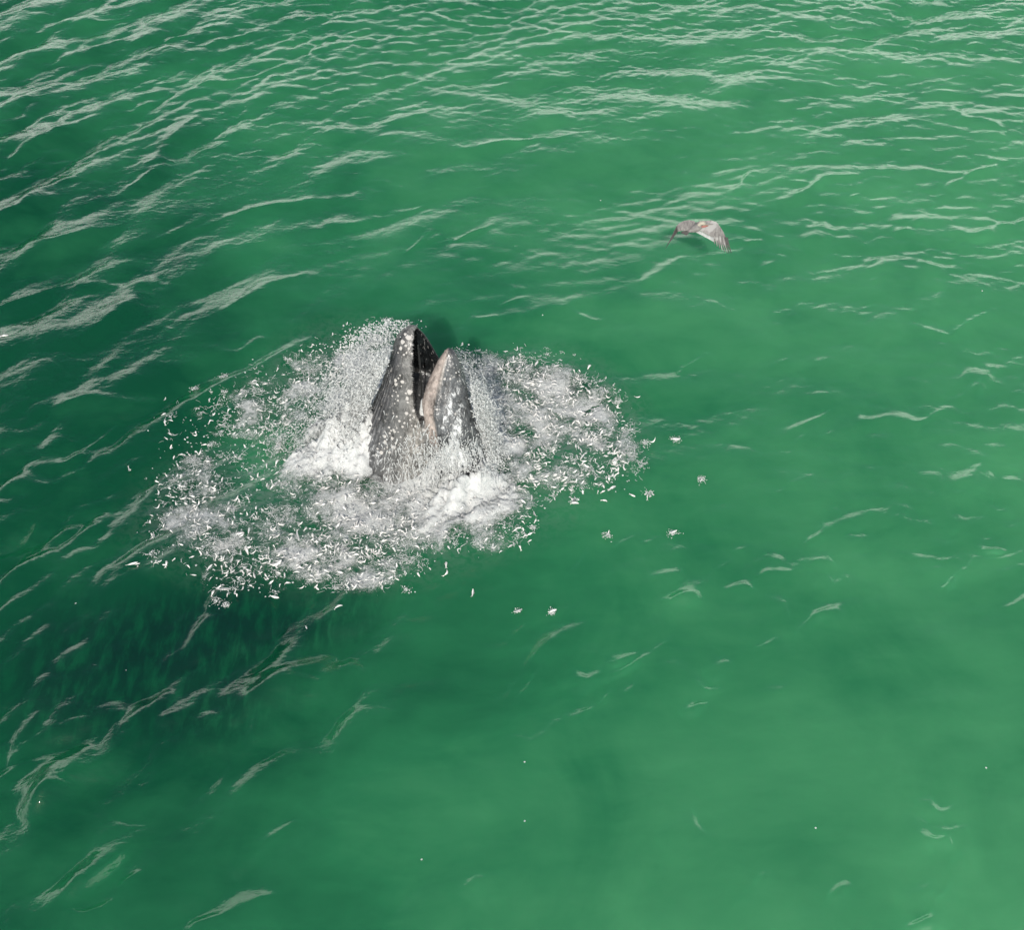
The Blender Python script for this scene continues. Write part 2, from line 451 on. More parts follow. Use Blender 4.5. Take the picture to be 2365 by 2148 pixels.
# ------------------------------------------------------------------ foam sheet lying on the sea
def foam_material():
    t = NT("foam")
    geo = t.n('NewGeometry'); pos = geo.outputs['Position']
    d = t.attr('foam'); w = t.attr('wash')
    n1 = t.noise(t.mapping(pos, (1.0, 1.0, 1)), 3.0, 8, 0.72, 1.6)
    n2 = t.noise(t.mapping(pos, (1.0, 1.6, 1), (0, 0, .4), (5, 2, 0)), 11.0, 5, 0.7, 2.2)
    n3 = t.noise(pos, 0.9, 3, 0.5, 0.5)
    nn = t.math('ADD', t.math('MULTIPLY', n1, 0.5), t.math('MULTIPLY', n2, 0.5))
    nn = t.math('ADD', nn, t.math('MULTIPLY_ADD', n3, 0.9, -0.45))
    a = t.math('ADD', nn, t.math('MULTIPLY', d, 0.38))
    a = t.math('ADD', a, t.math('MULTIPLY', w, 0.5))
    al = t.rng(a, 0.67, 0.96, 0, 0.95)
    al = t.math('MULTIPLY', al, t.rng(t.math('MAXIMUM', d, w), 0.02, 0.3), clamp=True)
    colr = t.mix(t.rng(n2, 0.3, 0.7), (.46, .49, .48), (.76, .76, .745))
    colr = t.mix(w, colr, t.mix(t.rng(n1, .35, .62), (.60, .625, .625), (.73, .74, .735)))
    dif = t.n('BsdfDiffuse'); t.l(colr, dif.inputs['Color'])
    bp = t.n('Bump'); bp.inputs['Strength'].default_value = 0.6; bp.inputs['Distance'].default_value = 0.2
    t.l(nn, bp.inputs['Height']); t.l(bp.outputs[0], dif.inputs['Normal'])
    tr = t.n('BsdfTransparent')
    ms = t.n('MixShader')
    t.l(al, ms.inputs[0]); t.l(tr.outputs[0], ms.inputs[1]); t.l(dif.outputs[0], ms.inputs[2])
    t.l(ms.outputs[0], t.out.inputs[0])
    return t.m
MF = foam_material()
fw = np.maximum(foam, wash)
def fbm(x, y, s, o=0):
    out = np.zeros_like(x); amp = 1
    for k in range(4):
        h = SEA[3][0] if s * 2 ** k > 1.5 else SEA[2][0]
        out += amp * bilin(h, (x + o) * s * 2 ** k, (y - o) * s * 2 ** k) / h.std()
        amp *= 0.55
    return out
sel = (fw.ravel()[F] > 0.04).all(1)
Ff = F[sel]
used = np.unique(Ff)
remap = -np.ones(len(V), int); remap[used] = np.arange(len(used))
Vf = V[used].copy()
wv = wash.ravel()[used]; fv = foam.ravel()[used]
bumpy = fbm(Vf[:, 0], Vf[:, 1], 1.3)
wcx, wcy = at_y(940, 1050, YB).x, YB
rx_, ry_ = (Vf[:, 0] - wcx) / 1.85, (Vf[:, 1] - wcy) / 1.45
rr_ = np.maximum(np.hypot(rx_, ry_) - .9, 0) * 1.6
az_ = np.degrees(np.arctan2(ry_, rx_))
lf = np.exp(-((np.mod(az_ - 172 + 180, 360) - 180) / 44.) ** 2); rt = np.exp(-((az_ - 5) / 45.) ** 2); ft = np.exp(-((az_ + 30) / 34.) ** 2)
mound = (1.5 * lf * np.exp(-(rr_ / .9) ** 1.1) + .95 * rt * np.exp(-(rr_ / .55) ** 1.4) + 1.0 * ft * np.exp(-(rr_ / .75) ** 1.6)) * (1 + .16 * bumpy)
Vf[:, 2] += 0.02 + wv * (0.12 + 0.06 * bumpy) + fv * 0.02 * (1 + bumpy) + mound
r2_ = np.maximum(np.hypot(Vf[:, 0] - at_y(1055, 1050, YB).x, Vf[:, 1] - (YB - .95)) - .75, 0)
az2 = np.degrees(np.arctan2(Vf[:, 1] - (YB - .95), Vf[:, 0] - at_y(1055, 1050, YB).x))
m2_ = .72 * np.exp(-(r2_ / .8) ** 1.3) * np.exp(-((az2 + 50) / 85.) ** 4) * (1 + .32 * bumpy)
Vf[:, 2] += np.maximum(m2_ - mound, 0)
wv = np.maximum(wv, np.clip(np.maximum(mound, m2_) * 2.0, 0, 1))
mf = np_mesh("surface_foam", Vf, remap[Ff])
fattr(mf, 'foam', fv); fattr(mf, 'wash', wv)
mf.materials.append(MF)
of_ = bpy.data.objects.new("surface_foam", mf); COL.objects.link(of_)
tag(of_, "white lacy foam spread over the sea around the lunging whale", "foam", kind='stuff')

# ------------------------------------------------------------------ the whale
YB = 27.4
def yc1(py):       # lean of the whale: the tip stands a little farther away
    return YB + 0.9 * (1050 - py) / 290.0
J1 = [ # row, left, right, near lip
 (752, 946, 958, 956), (757, 937, 964, 957), (766, 926, 972, 959), (779, 915, 983, 960), (795, 908, 994, 960), (816, 903, 1006, 961),
 (849, 893, 1024, 963), (893, 878, 1042, 967), (926, 864, 1052, 973), (968, 846, 1062, 982), (1010, 826, 1072, 992),
 (1060, 806, 1082, 1000), (1110, 796, 1090, 1000), (1180, 790, 1098, 1000), (1260, 800, 1100, 1000)]
J2 = [
 (806, 1032, 1042), (811, 1027, 1050), (820, 1021, 1056), (836, 1010, 1064), (855, 1001, 1070), (876, 991, 1075), (896, 983, 1079), (929, 974, 1085),
 (968, 980, 1096), (1010, 988, 1110), (1045, 995, 1118), (1100, 1000, 1122), (1200, 1000, 1125)]
def interp_rows(rows, n):
    rows = np.array(rows, float)
    s = np.linspace(0, 1, n) ** 1.25
    py = rows[0, 0] + (rows[-1, 0] - rows[0, 0]) * s
    return [tuple([p] + [float(np.interp(p, rows[:, 0], rows[:, k])) for k in range(1, rows.shape[1])]) for p in py]
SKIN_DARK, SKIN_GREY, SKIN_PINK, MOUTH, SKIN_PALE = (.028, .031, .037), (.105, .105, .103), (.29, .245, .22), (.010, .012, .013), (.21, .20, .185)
def loft(rings, cols, smoothcap=True):
    n = len(rings[0]); V_, F_, C_ = [], [], []
    for r, c in zip(rings, cols):
        V_ += r; C_ += c
    for j in range(len(rings) - 1):
        for i in range(n):
            a, b = j * n + i, j * n + (i + 1) % n
            F_.append((a, b, b + n, a + n))
    for j, flip in ((0, False), (len(rings) - 1, True)):
        c = sum((Vector(v) for v in rings[j]), Vector()) / n
        V_.append(c); C_.append(cols[j][0]); k = len(V_) - 1
        for i in range(n):
            a, b = j * n + i, j * n + (i + 1) % n
            F_.append((k, b, a) if not flip else (k, a, b))
    return V_, F_, C_
def lerp3(a, b, t):
    return tuple(a[i] + (b[i] - a[i]) * t for i in range(3))
def sst(x, a, b):
    t = min(1, max(0, (x - a) / (b - a))); return t * t * (3 - 2 * t)
def jaw1():
    rings, cols = [], []
    for py, L, Rr, near in interp_rows(J1, 90):
        Y = yc1(py)
        a = at_y(L, py, Y); b = at_y(Rr, py, Y); nl = at_y(near, py, Y)
        c = (a + b) / 2; hw = (b - a).length / 2
        hd = hw * (0.80 if py > 850 else 0.80)
        opn = 1 - sst(py, 880, 945)
        th0 = math.radians(22)                      # far lip
        q = max(-1, min(1, (nl.x - c.x) / hw))
        th1 = 2 * math.pi - math.acos(q)            # near lip (towards the camera)
        ring, col = [], []
        NO, NI = 150, 50
        tz = a.z
        def outer(th):
            x = math.cos(th); y = math.sin(th)
            r = 1.0
            # throat pleats on the far-left side, fading at the lip
            dg = math.degrees(th)
            g = sst(dg, 85, 115) * (1 - sst(dg, 200, 232))
            g *= sst(py, 772, 830)
            r += -0.020 * g * (1 + math.cos(th * 46)) * (1.1 / max(hw, .5)) ** 0.5
            # ridge of the lip
            return Vector((c.x + hw * r * x, c.y + hd * r * y, tz))
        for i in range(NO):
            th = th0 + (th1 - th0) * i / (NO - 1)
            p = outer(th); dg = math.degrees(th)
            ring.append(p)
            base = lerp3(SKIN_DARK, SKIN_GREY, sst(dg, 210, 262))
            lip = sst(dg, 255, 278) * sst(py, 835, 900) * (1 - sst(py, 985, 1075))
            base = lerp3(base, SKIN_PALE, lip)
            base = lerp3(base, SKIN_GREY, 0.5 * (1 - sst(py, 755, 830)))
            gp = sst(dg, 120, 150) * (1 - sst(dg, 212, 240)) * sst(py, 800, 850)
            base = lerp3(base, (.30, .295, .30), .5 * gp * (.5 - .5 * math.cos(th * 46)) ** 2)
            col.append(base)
        # inner wall from near lip back to far lip
        p0, p1 = outer(th1), outer(th0)
        for i in range(NI):
            s = (i + 1) / (NI + 1)
            th = th1 + (th0 - th1) * s
            k = 1 - min(0.5, 0.11 / hw) * math.sin(math.pi * min(1, s * 6, (1 - s) * 6) / 2)
            pin = Vector((c.x + hw * k * math.cos(th), c.y + hd * k * math.sin(th), tz))
            ang = th1 + (th0 + 2 * math.pi - th1) * s
            chord = Vector((c.x + hw * math.cos(ang), c.y + hd * math.sin(ang), tz))
            ring.append(chord.lerp(pin, opn * sst(py, 753, 775) if opn > 0 else 0))
            col.append(lerp3(SKIN_GREY, MOUTH, opn * sst(py, 754, 764)))
        rings.append(ring); cols.append(col)
    return loft(rings, cols)
def jaw2():
    rings, cols = [], []
    for py, L, Rr in interp_rows(J2, 80):
        Y = yc1(py) - 0.62 - 0.25 * sst(py, 850, 1000)
        a = at_y(L, py, Y); b = at_y(Rr, py, Y)
        c = (a + b) / 2; hw = (b - a).length / 2; hd = hw * 0.85
        ring, col = [], []
        N = 110
        for i in range(N):
            th = 2 * math.pi * i / N; dg = math.degrees(th)
            # ridge (closed lip line) faces the camera at about 250 deg
            dd = (dg - 248)
            r = 1 + 0.07 * math.exp(-(dd / 9) ** 2) - 0.06 * math.exp(-((dd + 16) / 9) ** 2) - 0.05 * math.exp(-((dd - 20) / 9) ** 2)
            x, y = math.cos(th), math.sin(th)
            ring.append(Vector((c.x + hw * r * x, c.y + hd * r * y, a.z)))
            pk = (1 - sst(dg, 236, 246)) * sst(dg, 120, 165)
            pk *= 1 - sst(py, 985, 1040)
            cc = lerp3((.07, .075, .08), SKIN_PINK, pk)
            cc = lerp3(cc, (.5, .46, .42), 0.9 * math.exp(-((dg - 246) / 3.5) ** 2) * (1 - sst(py, 850, 905)))
            col.append(cc)
        rings.append(ring); cols.append(col)
    return loft(rings, cols)
wv_, wf_, wc_ = [], [], []
for v, f, c in (jaw1(), jaw2()):
    k = len(wv_)
    wv_ += v; wf_ += [tuple(i + k for i in q) for q in f]; wc_ += c
tmp = bpy.data.meshes.new("tmp"); tmp.from_pydata([tuple(v) for v in wv_], [], wf_)
bm = bmesh.new(); bm.from_mesh(tmp); bmesh.ops.recalc_face_normals(bm, faces=bm.faces); bm.to_mesh(tmp); bm.free()
to = bpy.data.objects.new("tmp", tmp); COL.objects.link(to)
md = to.modifiers.new("r", 'REMESH'); md.mode = 'VOXEL'; md.voxel_size = 0.026; md.adaptivity = 0
ms_ = to.modifiers.new("s", 'SMOOTH'); ms_.factor = 0.5; ms_.iterations = 2
dg = bpy.context.evaluated_depsgraph_get()
wme = bpy.data.meshes.new_from_object(to.evaluated_get(dg))
bpy.data.objects.remove(to)
kd = KDTree(len(wv_))
for i, v in enumerate(wv_): kd.insert(v, i)
kd.balance()
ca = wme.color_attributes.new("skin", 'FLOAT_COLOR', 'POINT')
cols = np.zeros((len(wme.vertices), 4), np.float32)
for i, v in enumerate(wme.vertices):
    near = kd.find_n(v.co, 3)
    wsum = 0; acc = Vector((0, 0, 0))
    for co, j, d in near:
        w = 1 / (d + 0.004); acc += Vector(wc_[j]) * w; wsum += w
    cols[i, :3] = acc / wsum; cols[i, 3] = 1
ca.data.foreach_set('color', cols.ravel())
# streaming white water over the skin: where it runs
wn = len(wme.vertices)
co = np.zeros(wn * 3, np.float32); wme.vertices.foreach_get('co', co); co = co.reshape(-1, 3)
qx, qy = to_px(co[:, 0], co[:, 1], co[:, 2])
STREAM = [(690, 900, 30, 60, 35, .6), (735, 900, 14, 70, 30, .4), (830, 905, 60, 26, 0, .3), (722, 875, 22, 80, 35, .5), (888, 800, 12, 60, -20, .62), (898, 850, 14, 60, -12, .75), (890, 905, 40, 30, 0, 1.0), (735, 850, 16, 70, 35, .32), (770, 745, 8, 50, 25, .4), (700, 905, 40, 30, 0, .4), (950, 880, 26, 26, 0, .7), (800, 950, 90, 20, 0, .5), (888, 790, 10, 26, 0, .5)]
fattr(wme, 'stream', blobs(qx, qy, STREAM))
wme.shade_smooth()
def whale_material():
    t = NT("whale_skin")
    geo = t.n('NewGeometry'); pos = geo.outputs['Position']
    col = t.n('Attribute', attribute_name='skin').outputs['Color']
    n1 = t.noise(pos, 2.2, 6, 0.65, 0.4); n2 = t.noise(t.mapping(pos, (1, 1, .35)), 14, 4, 0.6, 0.6)
    n3 = t.noise(t.mapping(pos, (1, 1, .5)), 6, 7, 0.75, 0.8)
    f = t.math('MULTIPLY_ADD', t.math('ADD', n1, t.math('MULTIPLY', n3, 1.3)), 2.9, -2.35)
    f = t.math('MAXIMUM', f, 0.2)
    x = t.n('VectorMath', operation='SCALE'); t.l(col, x.inputs[0]); t.l(f, x.inputs['Scale'])
    c = t.mix(t.math('MULTIPLY', t.rng(n2, 0.58, 0.68), 0.55), x.outputs[0], (.34, .33, .32))
    # old pale scars and barnacle scabs
    vo = t.n('TexVoronoi'); vo.inputs['Scale'].default_value = 5.5; t.l(pos, vo.inputs['Vector'])
    sz = t.n('SeparateColor'); t.l(vo.outputs['Color'], sz.inputs[0])
    thr = t.math('MULTIPLY_ADD', sz.outputs[0], 0.22, -0.03)
    sc = t.math('LESS_THAN', vo.outputs['Distance'], thr)
    lum = t.n('RGBToBW'); t.l(col, lum.inputs[0])
    nm = t.rng(lum.outputs[0], 0.035, 0.06)
    nm = t.math('MULTIPLY', nm, t.rng(lum.outputs[0], 0.34, 0.28))
    c = t.mix(t.math('MULTIPLY', t.math('MULTIPLY', sc, nm), 0.4), c, (.48, .46, .44))
    st = t.attr('stream')
    sn = t.noise(t.mapping(pos, (1, 1, .22)), 9, 8, 0.75, 0.6)
    sa = t.rng(t.math('MULTIPLY_ADD', st, 0.38, sn), 0.68, 0.86)
    sa = t.math('MULTIPLY', sa, t.rng(st, 0.03, 0.25))
    c = t.mix(sa, c, (.70, .72, .73))
    b = t.n('BsdfPrincipled')
    t.l(c, b.inputs['Base Color'])
    t.l(t.math('MULTIPLY_ADD', sa, 0.5, 0.2), b.inputs['Roughness'])
    b.inputs['IOR'].default_value = 1.4
    bp = t.n('Bump'); bp.inputs['Strength'].default_value = 0.5; bp.inputs['Distance'].default_value = 0.03
    t.l(t.math('ADD', n2, t.math('MULTIPLY', sn, sa)), bp.inputs['Height']); t.l(bp.outputs[0], b.inputs['Normal'])
    t.l(b.outputs[0], t.out.inputs[0])
    return t.m
wme.materials.clear(); wme.materials.append(whale_material())
wroot = bpy.data.objects.new("humpback_whale", None); COL.objects.link(wroot)
wroot.location = (at_y(935, 1050, YB).x, YB, 0)
tag(wroot, "dark grey humpback whale lunging up through foam with open mouth and white barnacles", "whale")
def child(name, me, parent, loc=None):
    o = bpy.data.objects.new(name, me); COL.objects.link(o); o.parent = parent
    return o
wme.name = "body"
off = Matrix.Translation(-wroot.location)
bvh_src = [v.co.copy() for v in wme.vertices]
bvh = BVHTree.FromPolygons(bvh_src, [tuple(p.vertices) for p in wme.polygons])
wme.transform(off)
body = child("body", wme, wroot)

# barnacles: little rough cones
def simple_mat(name, col, rough=0.6, var=0.25, scale=20, col2=None):
    t = NT(name)
    geo = t.n('TexCoord')
    n = t.noise(geo.outputs['Object'], scale, 4, 0.6)
    c2 = col2 or tuple(x * (1 - var) for x in col)
    c = t.mix(t.rng(n, 0.35, 0.65), c2, col)
    b = t.n('BsdfPrincipled'); t.l(c, b.inputs['Base Color']); b.inputs['Roughness'].default_value = rough
    t.l(b.outputs[0], t.out.inputs[0])
    return t.m
MB_ = simple_mat("barnacle_shell", (.54, .52, .50), 0.8, 0.35, 60)
def barnacle_mesh(seed):
    r = random.Random(seed)
    prof = [(1.0, -0.15), (1.02, 0.05), (.78, .30), (.50, .42), (.34, .40), (.22, .22)]
    n = 12; vs, fs = [], []
    w = [1 + r.uniform(-.18, .18) for _ in range(n)]
    for rr, z in prof:
        for i in range(n):
            a = 2 * math.pi * i / n
            vs.append((rr * w[i] * math.cos(a), rr * w[i] * math.sin(a), z))
    for j in range(len(prof) - 1):
        for i in range(n):
            a, b = j * n + i, j * n + (i + 1) % n
            fs.append((a, b, b + n, a + n))
    fs.append(tuple((len(prof) - 1) * n + i for i in range(n)))
    me = bpy.data.meshes.new("barnacle"); me.from_pydata(vs, [], fs); me.materials.append(MB_); me.shade_smooth()
    return me
bmesh_b = [barnacle_mesh(i) for i in range(5)]
# spots read in the close-up (x, y, radius) in its own pixels: full = 650 + x/3.36, 700 + y/3.36
BAR = [(985,265,22),(1010,250,12),(940,300,18),(925,350,22),(990,352,20),(1012,390,16),(965,330,14),(905,385,12),(970,385,12),(950,400,10),(960,240,12),(1000,310,14),
 (885,600,15),(908,583,14),(940,610,14),(888,630,13),(920,560,10),(995,690,22),(975,740,14),(1010,705,10),(890,690,12),(905,720,10),(870,680,10),(925,700,9),
 (1030,785,12),(970,855,13),(1000,870,13),(1030,885,14),(1025,835,12),(1000,905,10),(915,915,14),(1108,985,22),(860,1050,17),(803,1078,16),(803,1035,14),(775,1160,16),
 (872,1118,17),(870,985,14),(905,1000,10),(1008,1048,9),(1050,1045,10),(835,965,11),(850,990,12),(895,970,12),(880,1000,10),(1050,1105,10),(820,1120,12),(930,1130,9),
 (900,1060,12),(760,1090,12),(745,1130,11),(985,1090,9),(1085,1060,12),(925,1040,8),(890,1085,10),(840,1160,12),(735,1180,11),(1095,1100,11),(1310,588,16),(1268,588,12),
 (1385,605,9),(1367,605,8),(1207,825,10),(1350,860,12),(905,755,9),(860,720,10),(880,780,9),(925,815,9),(1010,950,10),(955,930,9),(1040,955,10),(960,1010,9),
 (980,770,9),(868,855,9),(895,880,10),(1400,520,8),(1340,500,7),(1380,560,7),(1355,540,6),(1410,640,7),(1290,520,7),(1060,1010,9),(940,960,9),(870,650,9),
 (885,745,8),(930,645,8),(965,700,8),(985,900,9),(840,1010,9),(800,1130,9),(910,1100,9),(1015,1010,8)]
for i, (bx, by, br) in enumerate(BAR):
    px, py = 650 + bx / 3.36, 700 + by / 3.36
    d = ray(px, py).normalized()
    hit, nrm, fi, dist = bvh.ray_cast(Vector((0, 0, CAM_H)), d)
    if hit is None: continue
    if i % 4 == 3 and br < 12: continue
    o = child("barnacle", bmesh_b[i % 5], wroot)
    br *= random.choice((.6, .8, 1.0, 1.15))
    r = br / 3.36 * 0.0125 * .95
    q = nrm.to_track_quat('Z', 'Y')
    o.matrix_local = Matrix.Translation(hit - wroot.location) @ q.to_matrix().to_4x4() @ Matrix.Diagonal((r * random.uniform(.85, 1.1), r * random.uniform(.85, 1.1), r * 0.7, 1))
# baleen hanging inside the rim of the mouth
bv, bf = [], []
for k in range(26):
    py = 800 + k * 4.6
    p = at_y(964 + k * 0.35, py, yc1(py) - 0.28)
    i0 = len(bv); h = 0.05
    ln = 0.035 + 0.02 * math.sin(k / 25 * math.pi)
    bv += [p + Vector((0, -.02, h * .5)), p + Vector((0, .02, -h * .3)), p + Vector((ln, .06, -h * .9)), p + Vector((ln * .9, .10, -h * .3)), p + Vector((0, .05, h * .5))]
    bf += [(i0, i0 + 1, i0 + 2), (i0, i0 + 2, i0 + 3), (i0, i0 + 3, i0 + 4), (i0 + 4, i0 + 3, i0 + 2), (i0 + 4, i0 + 2, i0 + 1)]
bal = mesh_obj("baleen", [v - wroot.location for v in bv], bf, simple_mat("baleen_bristle", (.03, .029, .026), 0.7), wroot, smooth=False)

# ------------------------------------------------------------------ fish
def fish_material():
    t = NT("fish_skin")
    tcd = t.n('TexCoord'); sep = t.n('SeparateXYZ'); t.l(tcd.outputs['Object'], sep.inputs[0])
    n = t.noise(tcd.outputs['Object'], 40, 3, 0.5)
    oi = t.n('ObjectInfo')
    f = t.rng(t.math('ADD', sep.outputs[2], t.math('MULTIPLY_ADD', n, .012, -.006)), 0.004, 0.014)
    c = t.mix(f, (.80, .79, .76), (.28, .30, .29))
    c = t.mix(t.math('MULTIPLY', oi.outputs['Random'], 0.25), c, (.62, .55, .53))
    b = t.n('BsdfPrincipled'); t.l(c, b.inputs['Base Color']); b.inputs['Roughness'].default_value = 0.3
    b.inputs['Metallic'].default_value = 0.15
    t.l(b.outputs[0], t.out.inputs[0])
    return t.m
MFISH = fish_material()
def fish_geo(bend=0.0):
    # length ~0.2 m along x, head at +x
    st = [(-.075, .004, .006), (-.055, .008, .013), (-.02, .015, .024), (.02, .018, .028), (.055, .016, .024), (.08, .010, .015), (.096, .003, .004)]
    n = 8; vs, fs = [], []
    def bx(x, y, z):
        return (x, y + bend * x * x * 12, z)
    for x, ry, rz in st:
        for i in range(n):
            a = 2 * math.pi * i / n
            vs.append(bx(x, ry * math.cos(a), rz * math.sin(a)))
    for j in range(len(st) - 1):
        for i in range(n):
            a, b = j * n + i, j * n + (i + 1) % n
            fs.append((a, b, b + n, a + n))
    fs.append(tuple(reversed(range(n)))); fs.append(tuple((len(st) - 1) * n + i for i in range(n)))
    # forked tail, dorsal, pelvic fins: thin wedges
    def wedge(pts, th):
        k = len(vs); m = len(pts)
        for s in (-1, 1):
            for x, z in pts: vs.append(bx(x, s * th, z))
        fs.append(tuple(range(k, k + m))); fs.append(tuple(reversed(range(k + m, k + 2 * m))))
        for i in range(m):
            j = (i + 1) % m
            fs.append((k + i, k + m + i, k + m + j, k + j))
    wedge([(-.070, .005), (-.070, -.005), (-.108, -.030), (-.090, 0.0)], .0015)
    wedge([(-.070, .005), (-.090, 0.0), (-.108, .030)], .0015)
    wedge([(.012, .024), (-.012, .022), (-.008, .038), (.004, .040)], .001)
    wedge([(.045, -.020), (.030, -.022), (.022, -.036)], .001)
    return vs, fs
fgeo = [fish_geo(b) for b in (0, .3, -.3, .8, -.8)]
fmesh = []
for vs, fs in fgeo:
    me = bpy.data.meshes.new("fish"); me.from_pydata(vs, [], fs); me.materials.append(MFISH); me.shade_smooth(); fmesh.append(me)
_gu, _gv = np.meshgrid(np.arange(200, 1700, 4.0), np.arange(600, 1560, 4.0))
_DF, _DW = blobs(_gu, _gv, FOAM), blobs(_gu, _gv, WASH)
def density_at(px, py):
    j, i = int((px - 200) / 4), int((py - 600) / 4)
    if not (0 <= i < _DF.shape[0] and 0 <= j < _DF.shape[1]): return 0.0, 0.0
    return float(_DF[i, j]), float(_DW[i, j])
def inside_whale(p):
    # columns under the standing head: skip
    for rows, dyc in ((J1, 0), (J2, -.8)):
        pass
    L = at_y(800, 1050, YB); Rr = at_y(1112, 1050, YB)
    return ((p.x - (L.x + Rr.x) / 2) / 1.95) ** 2 + ((p.y - YB) / 1.5) ** 2 < 1
FISHP = [  # sharp individuals (2016-view pixels, direction in degrees on screen, length factor)
 (9, 660, 15, 1.4, "lone silver fish leaping at the left edge beyond the dark streaks"),
 (255, 926, -55, 1.1, "lone white fish leaping farthest left of the splash"),
 (306, 947, -45, .9, "small white fish leaping just right of the lone fish at left"),
 (310, 1000, 30, 1.0, None), (412, 786, 80, 1.1, None), (325, 786, 60, .8, None), (515, 822, -80, .9, None), (603, 1235, -70, .8, "single pale fish breaking the surface alone below the foam"),
 (463, 985, 30, 1.3, None), (486, 978, -20, 1.0, None), (450, 992, 70, .9, None), (470, 983, -55, 1.0, None), (430, 1012, 65, 1.1, None), (437, 945, 75, 1.0, None),
 (429, 937, -40, .9, None), (545, 908, 50, 1.3, None), (560, 905, -30, 1.1, None), (525, 915, 80, 1.0, None), (556, 885, -45, 1.0, None), (575, 905, 35, 1, None),
 (490, 1045, 85, 1.7, None), (470, 1050, 10, 1.6, None), (484, 1080, -60, 1.5, None), (440, 1160, 3, 2.0, None), (540, 1175, -20, 1.6, None), (666, 1193, 30, 1.4, "bright fish on the pale wave streak below the foam"),
 (588, 1030, -55, 1.5, None), (602, 1040, 60, 1.1, None), (585, 1055, -80, 1.8, None), (541, 1112, 15, 2.0, None), (260, 1110, 10, 1.7, "long silver fish lying flat at the lower left tip of the splash"), (300, 1108, -65, 1.2, None), (328, 1108, 80, 1.1, None),
 (412, 1118, 45, 1.2, None), (436, 1100, 35, 1.2, None), (455, 1104, 70, 1.3, None), (700, 1155, 45, 1.2, None), (878, 1110, 88, 1.3, "upright white fish just below the right foam edge"), (880, 1128, 55, 1.2, None), (931, 1168, 80, 1.2, None),
 (1047, 982, 88, 1.2, None), (1330, 864, 5, 1.6, None), (1222, 890, 5, 1.4, None), (1285, 870, 10, 1.3, None), (1165, 925, -15, 1.2, None), (1205, 960, 15, 1.4, None), (1210, 912, 10, 1.3, None), (1245, 975, -20, 1.0, None),
 (1160, 720, 50, 1.4, None), (1056, 715, 60, 1.5, None), (1080, 738, -35, 1.3, None), (1090, 755, 0, 1.2, None), (1195, 772, -45, 1.3, None), (985, 724, -55, 1.2, None), (941, 690, 0, 1.1, None), (926, 694, 30, 1.0, None), (1255, 782, -10, 1.0, "small fish skimming clear of the upper right foam edge"),
 (1095, 720, 10, 1.2, None), (1130, 990, 5, 1.3, None), (1190, 985, -10, 1, None), (1380, 945, 70, 1.1, "white fish breaking the surface alone, farthest right of the whale"), (1275, 975, 60, 1.1, None), (1195, 1054, 30, 1.3, None), (1325, 1048, 10, 1.2, "silver fish thrashing alone to the lower right of the foam"), (1020, 1203, 10, 1.0, None), (1088, 1203, 10, 1.2, None),
 (700, 935, -30, 1.2, None), (642, 962, 8, 1.3, None), (662, 962, 70, 1.1, None), (676, 960, -50, 1.2, None), (655, 985, 55, 1.2, None), (680, 975, -50, 1.3, None), (694, 972, 30, 1.2, None), (720, 975, -60, 1.2, None), (625, 990, 20, 1.1, None),
 (240, 870, 0, 0, None)]
GROUP = "small silver fish leaping around the whale"
GL = "small silver fish leaping among the others in the foam around the whale"
extra = []
nf = 0
ZONES = [  # 2016-view landmarks
 (980, 730, "at the top rim just behind the narrow jaw"), (1060, 740, "at the upper right rim of the foam"), (1140, 775, "at the outer right corner of the upper foam"),
 (985, 800, "in the pale foam touching the narrow jaw on its right"), (1080, 820, "in the middle of the pinkish foam right of the jaws"), (1175, 850, "in the thick foam at the far right edge"),
 (1050, 890, "beside the white wash right of the narrow jaw"), (1130, 930, "over the thin foam at the lower right"), (1225, 930, "at the far lower right edge of the foam"), (1290, 870, "on the loose tongue of splashes pointing right"),
 (960, 1010, "over the ragged foam below the white wash"), (1010, 1070, "at the lower right tail of the foam"), (860, 1010, "directly below the jaws in the thick foam"), (760, 980, "in front of the barnacled jaw where it enters the water"),
 (740, 1060, "in the thick foam at the lower middle"), (830, 1110, "at the bottom rim below the jaws"), (680, 1130, "at the bottom rim left of the jaws"), (560, 1110, "at the bottom rim of the lower left foam"),
 (600, 1030, "midway between the jaws and the lower left foam edge"), (480, 1050, "in the lower left foam"), (440, 1140, "at the very bottom left fringe of the foam"), (360, 1030, "at the left end of the lower foam"), (300, 1105, "at the loose lower left tip of the splash"),
 (650, 960, "just below the left white wash"), (540, 960, "over the green gap below the left wash"), (430, 960, "at the left of the green gap"), (340, 930, "at the far left edge of the foam"),
 (540, 890, "over the milky green water beside the left wash"), (430, 870, "among the scattered splashes left of the milky water"), (400, 790, "at the upper left outer fringe of the splash"), (510, 800, "among the scattered splashes at the upper left"),
 (610, 750, "in the broken foam behind the left spray"), (690, 690, "at the top of the foam behind the barnacled jaw"), (640, 830, "beside the spray sheet on the whale's left")]
def zone_label(px, py, ang):
    u, v = px / 1.173, py / 1.173
    z = min(ZONES, key=lambda q: (q[0] - u) ** 2 + (q[1] - v) ** 2)
    a = ang % 180
    pose = "lying level" if a < 25 or a > 155 else "slanting rightward" if a < 65 else "standing upright" if a < 115 else "slanting leftward"
    return "silver fish " + pose + " " + z[2]
